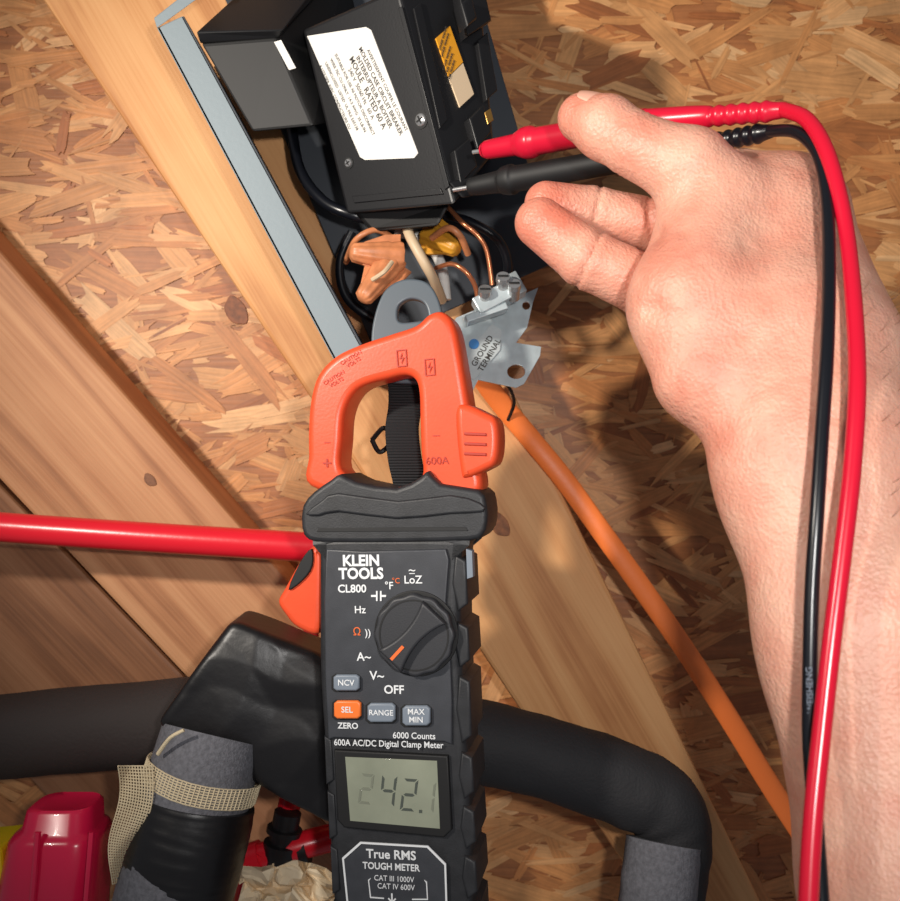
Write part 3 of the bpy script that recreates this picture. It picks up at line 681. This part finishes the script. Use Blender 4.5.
pl('bracket_r', [[(424, 880), (427, 882), (428, 900), (412, 900), (412, 899), (427, 899), (426, 883)]], .0020, .0026, M_white)
tx('\u2193', 392, 899, 9, h=.0024, bold=.02)
for v_, l in ((905, 10), (908, 7), (911, 4)): pl('earth_bar', [[(396-l, v_), (396+l, v_), (396+l, v_+1), (396-l, v_+1)]], .002, .0026, M_white)
pl('side_sticker', [[(466, 549), (472, 551), (473, 577), (467, 579)]], -.004, .0018, M_gbut, .0002)

# hanger & strap
hg = empty('magnetic_hanger_strap', at(405, 330, .45))
fh = Fr(at(408, 320, .452), (1, -.1, .06), (0, .1, 1))
poly_plate('hanger_loop', [fh.pts([tuple(p) for p in catmull([(372, 345), (375, 318), (384, 294), (397, 283), (412, 280), (428, 284), (438, 298), (444, 320), (446, 345), (446, 380), (376, 380)], 5, True)]),
           fh.pts([tuple(p) for p in catmull([(398, 317), (400, 306), (411, 300), (423, 303), (428, 312), (427, 320), (412, 323), (401, 323)], 5, True)])], -.0025, .0025, M_hang, hg, .001, fr=fh, local=False)
st = [(404, 345, .458), (404, 372, .457), (405, 404, .452), (402, 430, .447), (405, 460, .445), (410, 485, .448), (410, 520, .458)]
M_strap = mat('woven_strap', (30, 31, 34), .8)
nt = M_strap.node_tree; wv = nt.nodes.new('ShaderNodeTexWave'); wv.inputs['Scale'].default_value = 240; wv.bands_direction = 'Z'
tcs = nt.nodes.new('ShaderNodeTexCoord'); nt.links.new(tcs.outputs['Object'], wv.inputs['Vector'])
bp = nt.nodes.new('ShaderNodeBump'); bp.inputs['Distance'].default_value = .001; nt.links.new(wv.outputs['Fac'], bp.inputs['Height']); nt.links.new(bp.outputs[0], nt.nodes['Principled BSDF'].inputs['Normal'])
tube('strap', [(a, b, c, .0078) for a, b, c in st], M_strap, hg, 20, 8, sx=1.0, sy=.16, up=(0, 1, 0))
tube('strap_clip', [(372, 440, .462, .0012), (384, 428, .46, .0012), (392, 440, .46, .0012), (380, 452, .46, .0012), (372, 440, .462, .0012)], M_black, hg, 8)

# ------------------------------------------------------------------ probes and leads
rp = empty('red_test_probe', at(560, 135, .41))
def lerp(a, b, t): return tuple(x+(y-x)*t for x, y in zip(a, b))
P0 = (486, 150, .430); P1 = (646, 122, .377); P2 = (786, 110, .345)
tube('probe_tip', [lerp(P0, P1, -.08)+(.001,), P0+(.001,)], M_steel, rp, 12, 1)
prf = [(0, .0036), (.02, .0042), (.20, .0048), (.22, .0060), (.25, .0068), (.29, .0068), (.31, .0062), (.34, .0058), (.6, .0056), (.9, .0056), (1, .0052)]
tube('probe_body', [lerp(P0, P1, t)+(r,) for t, r in prf], M_redp, rp, 24, 4)
prf2 = [(0, .0050), (.3, .0046), (.45, .0040)]+[(.48+.42*i/10, .0040 if i % 2 else .0033) for i in range(11)]+[(1, .0028)]
tube('strain_relief', [lerp(P1, P2, t)+(r,) for t, r in prf2], M_redp, rp, 24, 3)
tube('lead', [(784, 110, .345, .0027), (806, 119, .335, .0027), (824, 146, .325, .0027), (838, 190, .317, .0026), (848, 245, .31, .0026), (855, 320, .296, .0026), (857, 390, .284, .0026), (852, 470, .277, .0026), (843, 550, .272, .0026), (832, 640, .267, .0026), (822, 730, .262, .0026), (813, 820, .256, .0026), (808, 910, .25, .0026), (806, 1000, .244, .0026), (812, 1100, .24, .0026)], M_redl, rp, 20, 10)
bpz = empty('black_test_probe', at(560, 175, .41))
Q0 = (470, 187, .438); Q1 = (676, 150, .384); Q2 = (772, 131, .352)
tube('probe_tip', [lerp(Q0, Q1, -.08)+(.001,), Q0+(.001,)], M_steel, bpz, 12, 1)
prf = [(0, .0036), (.03, .0042), (.14, .0050), (.16, .0060), (.19, .0066), (.21, .0066), (.23, .0058), (.3, .0056), (.5, .0054), (.8, .0052), (1, .0048)]
tube('probe_body', [lerp(Q0, Q1, t)+(r,) for t, r in prf], M_blackm, bpz, 24, 4)
prf2 = [(0, .0048), (.2, .004)]+[(.4+.5*i/10, .0038 if i % 2 else .0031) for i in range(11)]+[(1, .0024)]
tube('strain_relief', [lerp(Q1, Q2, t)+(r,) for t, r in prf2], M_blk_lead, bpz, 24, 3)
tube('lead', [(770, 131, .352, .0022), (792, 131, .342, .0022), (808, 140, .334, .0022), (820, 160, .326, .0021), (827, 200, .318, .0021), (829, 270, .305, .0021), (827, 350, .29, .0021), (822, 430, .282, .0021), (817, 510, .276, .0021), (812, 590, .273, .0021), (810, 670, .270, .0021), (810, 740, .268, .0021), (815, 810, .263, .0021), (822, 910, .258, .0021), (824, 1000, .25, .0021), (828, 1100, .246, .0021)], M_blk_lead, bpz, 20, 10)
fw = Fr(at(811, 690, .2672), (1, 0, 0), (0, 0, 1))
text(fw, bpz, 'WEISHENG', 810, 690, .0026, M_gbut, rot=92, local=False)

# ------------------------------------------------------------------ hand
a3 = lambda u, v, d: np.array(at(u, v, d))
Yv = np.array((0, 1.0, 0))
palm = [
    (a3(1000, 1160, .265), a3(940, 890, .285), .042, .0385, .82),
    (a3(940, 890, .285), a3(878, 640, .300), .0385, .0350, .78),
    (a3(878, 640, .300), a3(824, 470, .315), .0350, .0335, .72),
    (a3(824, 470, .315), a3(786, 360, .330), .0335, .0340, .74),
    (a3(786, 360, .335), a3(770, 235, .352), .0295, .0255, .8),
]
palm2 = [
    (a3(704, 374, .327), a3(692, 305, .335), .0175, .0200, 1),      # thenar
    (a3(692, 305, .335), a3(712, 210, .350), .0205, .0185, 1),
    (a3(800, 300, .350), a3(799, 215, .362), .0228, .0180, 1),
    (a3(780, 205, .362), a3(738, 190, .372), .0185, .0155, 1),      # index knuckle
    (a3(760, 290, .37), a3(700, 300, .375), .0180, .0145, 1),
    (a3(834, 360, .335), a3(804, 300, .355), .0240, .0230, 1)]
thumb = [(a3(714, 203, .350), a3(690, 170, .348), .0185, .0150),
         (a3(690, 170, .348), a3(637, 146, .352), .0144, .0114),
         (a3(637, 146, .352), a3(606, 128, .358), .0110, .0116),
         (a3(606, 128, .358), a3(582, 118, .364), .0114, .0092)]
index_ = [(a3(750, 205, .375), a3(657, 226, .392), .0130, .0112), (a3(657, 226, .392), a3(594, 212, .392), .0108, .0100), (a3(594, 212, .392), a3(546, 203, .386), .0101, .0086)]
middle = [(a3(745, 272, .372), a3(650, 288, .370), .0160, .0122), (a3(650, 288, .370), a3(588, 260, .370), .0120, .0110), (a3(588, 260, .370), a3(540, 223, .374), .0112, .0098)]
ring = [(a3(780, 300, .378), a3(700, 330, .398), .0125, .0100), (a3(700, 330, .398), a3(665, 290, .408), .0098, .0088), (a3(665, 290, .408), a3(640, 262, .402), .0088, .0076)]
pinky = [(a3(800, 330, .372), a3(735, 365, .392), .0110, .0088), (a3(735, 365, .392), a3(700, 335, .404), .0086, .0078), (a3(700, 335, .404), a3(680, 305, .402), .0078, .0066)]
creases = []
def crease(seg1, r, amp=.0009, w=.0009, off=0.0):
    b = seg1[1]; t = seg1[1]-seg1[0]; t = t/np.linalg.norm(t); creases.append((b+t*off, t, r, amp, w))
crease(thumb[1], .015, .0005, .0006); crease(thumb[1], .015, .0004, .0006, .0022); crease(thumb[1], .015, .0004, .0006, -.002)
crease(index_[0], .014); crease(index_[1], .013); crease(middle[0], .017, .0012); crease(middle[0], .017, .0006, .0007, .0025); crease(middle[1], .015, .0012); crease(middle[1], .015, .0005, .0006, .002)
def chain(p, segs, k=.002):
    d = None
    for s in segs:
        c = cone(p, s[0], s[1], s[2], s[3]); d = c if d is None else smin(d, c, k)
    return d
lines = [([a3(650, 310, .322), a3(690, 318, .316), a3(728, 290, .318), a3(742, 250, .325)], .0012, .0020),
         ([a3(684, 428, .315), a3(735, 418, .292), a3(790, 412, .287), a3(850, 420, .295)], .0009, .0015),
         ([a3(690, 446, .315), a3(740, 436, .292), a3(790, 430, .287), a3(850, 438, .295)], .0007, .0013),
         ([a3(642, 222, .345), a3(664, 242, .336), a3(672, 275, .325), a3(664, 300, .322)], .0018, .0026),
         ([a3(660, 205, .335), a3(690, 240, .325), a3(700, 270, .318)], .0008, .0016),
         ([a3(676, 345, .31), a3(710, 350, .305), a3(745, 330, .31)], .0005, .0014),
         ([a3(790, 190, .33), a3(770, 235, .325)], .0006, .003)]
veins = [([a3(735, 640, .285), a3(745, 540, .288), a3(738, 470, .292), a3(722, 410, .302)], .0008, .0024),
         ([a3(775, 700, .275), a3(765, 600, .278), a3(775, 500, .284)], .0012, .0028),
         ([a3(795, 520, .282), a3(775, 450, .288), a3(765, 400, .296)], .0012, .003)]
def hand_f(p):
    d = None
    for a, b, ra, rb, ff in palm:
        c = cone(p, a, b, ra, rb, Yv, ff)*(ff*.5+.5); d = c if d is None else smin(d, c, .010)
    for a, b, ra, rb, ff in palm2: d = smin(d, cone(p, a, b, ra, rb), .010)
    th = chain(p, thumb, .003)
    fi = chain(p, index_); fm_ = chain(p, middle); fr_ = chain(p, ring); fp = chain(p, pinky)
    fg = smin(smin(smin(fi, fm_, .0005), fr_, .0006), fp, .0006)
    d = smin(d, fg, .006); d = smin(d, th, .005)
    for b, t, r, amp, w in creases:
        q = p-b; ax = q@t; rr = np.sqrt((q**2).sum(1))
        d = d+amp*np.exp(-(ax/w)**2)*np.clip((r*1.3-rr)/(r*.3), 0, 1)
    near = np.abs(d) < .006
    if near.any():
        pn = p[near]; dn = d[near]
        for L, am, w in lines:
            m = None
            for i in range(len(L)-1):
                c = cone(pn, L[i], L[i+1], 0, 0); m = c if m is None else np.minimum(m, c)
            dn = dn+am*np.exp(-(m/(w*1.6))**2)
        for L, am, w in veins:
            m = None
            for i in range(len(L)-1):
                c = cone(pn, L[i], L[i+1], 0, 0); m = c if m is None else np.minimum(m, c)
            dn = dn-am*np.exp(-(m/(w*1.8))**2)
        d[near] = dn
    return d
allp = np.array([s[i] for g in (palm, palm2, thumb, index_, middle, ring, pinky) for s in g for i in (0, 1)])
lo = allp.min(0)-.045; hi = allp.max(0)+.045; lo[1] = max(lo[1], allp[:, 1].min()-.04)
Vh, Qh = sdf_build(hand_f, lo, hi, .0014, 3)
hand = mesh_obj('human_hand', Vh, [tuple(map(int, q)) for q in Qh], None, smooth=180)
red = np.zeros(len(Vh))
for pnt, rad, am in ((a3(575, 110, .36), .014, .6), (a3(540, 203, .384), .014, .9), (a3(540, 223, .37), .016, .9), (a3(595, 262, .368), .012, .6), (a3(650, 290, .36), .016, .65), (a3(655, 222, .39), .014, .6), (a3(636, 146, .345), .013, .4), (a3(668, 260, .32), .022, .5), (a3(800, 180, .35), .03, .35), (a3(700, 380, .31), .03, .4), (a3(720, 300, .31), .03, .3), (a3(745, 420, .29), .02, .35)):
    red = np.maximum(red, am*np.exp(-((Vh-pnt)**2).sum(1)/rad**2))
ra = hand.data.attributes.new('redness', 'FLOAT', 'POINT'); ra.data.foreach_set('value', red.astype(np.float32))
ms = bpy.data.materials.new('skin'); ms.use_nodes = True; nt = ms.node_tree; b = nt.nodes['Principled BSDF']
at_ = nt.nodes.new('ShaderNodeAttribute'); at_.attribute_name = 'redness'
tc = nt.nodes.new('ShaderNodeTexCoord'); n1 = nt.nodes.new('ShaderNodeTexNoise'); n1.inputs['Scale'].default_value = 70; n1.inputs['Detail'].default_value = 6
nt.links.new(tc.outputs['Object'], n1.inputs['Vector'])
mr = nt.nodes.new('ShaderNodeMapRange'); mr.inputs[1].default_value = .35; mr.inputs[2].default_value = .72; mr.inputs[3].default_value = 0; mr.inputs[4].default_value = .5
nt.links.new(n1.outputs['Fac'], mr.inputs[0])
ad = nt.nodes.new('ShaderNodeMath'); ad.operation = 'ADD'; ad.use_clamp = True; nt.links.new(mr.outputs[0], ad.inputs[0]); nt.links.new(at_.outputs['Fac'], ad.inputs[1])
mx = nt.nodes.new('ShaderNodeMix'); mx.data_type = 'RGBA'; mx.inputs[6].default_value = rgb(226, 174, 150); mx.inputs[7].default_value = rgb(208, 122, 100)
nt.links.new(ad.outputs[0], mx.inputs[0]); nt.links.new(mx.outputs[2], b.inputs['Base Color'])
b.inputs['Subsurface Weight'].default_value = .12; b.inputs['Subsurface Scale'].default_value = .004; b.inputs['Subsurface Radius'].default_value = (1, .3, .15)
b.inputs['Roughness'].default_value = .35
n2 = nt.nodes.new('ShaderNodeTexVoronoi'); n2.inputs['Scale'].default_value = 800; nt.links.new(tc.outputs['Object'], n2.inputs['Vector'])
n3 = nt.nodes.new('ShaderNodeTexNoise'); n3.inputs['Scale'].default_value = 320; n3.inputs['Detail'].default_value = 6; n3.inputs['Roughness'].default_value = .65; nt.links.new(tc.outputs['Object'], n3.inputs['Vector'])
am = nt.nodes.new('ShaderNodeMath'); am.operation = 'MULTIPLY_ADD'; am.inputs[1].default_value = .4; nt.links.new(n2.outputs['Distance'], am.inputs[0]); nt.links.new(n3.outputs['Fac'], am.inputs[2])
bp = nt.nodes.new('ShaderNodeBump'); bp.inputs['Strength'].default_value = .7; bp.inputs['Distance'].default_value = .0008
nt.links.new(am.outputs[0], bp.inputs['Height']); nt.links.new(bp.outputs[0], b.inputs['Normal'])
hand.data.materials.append(ms)
# thumb nail (seen almost edge-on along the top of the thumb tip)
M_nail = mat('nail', (224, 168, 146), .3)
ip = a3(637, 146, .352); t = a3(582, 118, .364)-ip; t /= np.linalg.norm(t)
nrm = np.array((-.05, -.45, .88)); nrm = nrm-t*nrm.dot(t); nrm /= np.linalg.norm(nrm); sd = np.cross(t, nrm)
V = []; Fc = []; N = 12; cN = a3(594, 123, .361)
for i in range(N+1):
    for j in range(N+1):
        s = -1+2*i/N; q = j/N
        w = .0068*(1-.25*(q-.4)**2*2)*(1 if q < .75 else math.sqrt(max(0.02, 1-((q-.75)/.25)**2*.95)))
        a = s*w/.0107; r = .0107-.0022*q*q
        V.append(cN+t*(-.003+.0122*q)+(nrm*math.cos(a)+sd*math.sin(a))*r)
for i in range(N):
    for j in range(N): Fc.append((i*(N+1)+j, i*(N+1)+j+1, (i+1)*(N+1)+j+1, (i+1)*(N+1)+j))
nail = mesh_obj('thumb_nail', V, Fc, M_nail, None, smooth=180); sm = nail.modifiers.new('s', 'SOLIDIFY'); sm.thickness = .0005; sm.offset = 0
nail.parent = hand; nail.matrix_parent_inverse = hand.matrix_basis.inverted()
# forearm hairs
rs = random.Random(3)
e = .001
cand = [i for i in range(len(Vh)) if Vh[i][2] < at(0, 290, .33).z and Vh[i][0] > at(850, 0, .31).x]
cu = bpy.data.curves.new('arm_hair', 'CURVE'); cu.dimensions = '3D'; cu.bevel_depth = .00008
sel = rs.sample(cand, min(700, len(cand)))
Ps = Vh[sel]; G = np.stack([hand_f(Ps+np.eye(3)[k]*e)-hand_f(Ps-np.eye(3)[k]*e) for k in range(3)], 1); G /= np.linalg.norm(G, axis=1)[:, None]
for p, g in zip(Ps, G):
    L = rs.uniform(.007, .016); dr = np.array((rs.uniform(.1, .7), 0, rs.uniform(.3, 1)))
    s = cu.splines.new('POLY'); s.points.add(4)
    for k in range(5):
        tt = k/4; q = p+(g*(.6*tt-.2*tt*tt)+dr*.6*tt*tt)*L; s.points[k].co = (q[0], q[1], q[2], 1); s.points[k].radius = 1-.7*tt
ho = bpy.data.objects.new('arm_hair', cu); link(ho); cu.materials.append(mat('hair', (120, 84, 56), .5)); ho.parent = hand; ho.matrix_parent_inverse = hand.matrix_basis.inverted()

# ------------------------------------------------------------------ lights, camera
def spot(name, loc, tgt, power, size, ang, blend, col):
    l = bpy.data.lights.new(name, 'SPOT'); l.energy = power; l.shadow_soft_size = size; l.spot_size = math.radians(ang); l.spot_blend = blend; l.color = col
    o = bpy.data.objects.new(name, l); link(o); o.location = loc
    o.rotation_euler = (Vector(tgt)-Vector(loc)).to_track_quat('-Z', 'Y').to_euler(); return o
spot('work_light', (-.42, -.64, 1.71), (0.03, -.05, 1.61), 21, .02, 70, 1.0, (1, .92, .82))
spot('phone_flash', (.05, -.67, 1.53), (0.04, 0, 1.53), 5.4, .01, 84, .9, (1, .97, .94))
w = bpy.data.worlds.new('world'); scene.world = w; w.use_nodes = True
w.node_tree.nodes['Background'].inputs[0].default_value = (.9, .92, 1, 1); w.node_tree.nodes['Background'].inputs[1].default_value = .15
cam = bpy.data.cameras.new('camera'); cam.sensor_width = 36; cam.lens = 36*F/901; cam.clip_start = .01
cam.dof.use_dof = True; cam.dof.focus_distance = .415; cam.dof.aperture_fstop = 20
co = bpy.data.objects.new('camera', cam); link(co); co.location = C; co.rotation_euler = (math.radians(90), 0, 0)
scene.camera = co
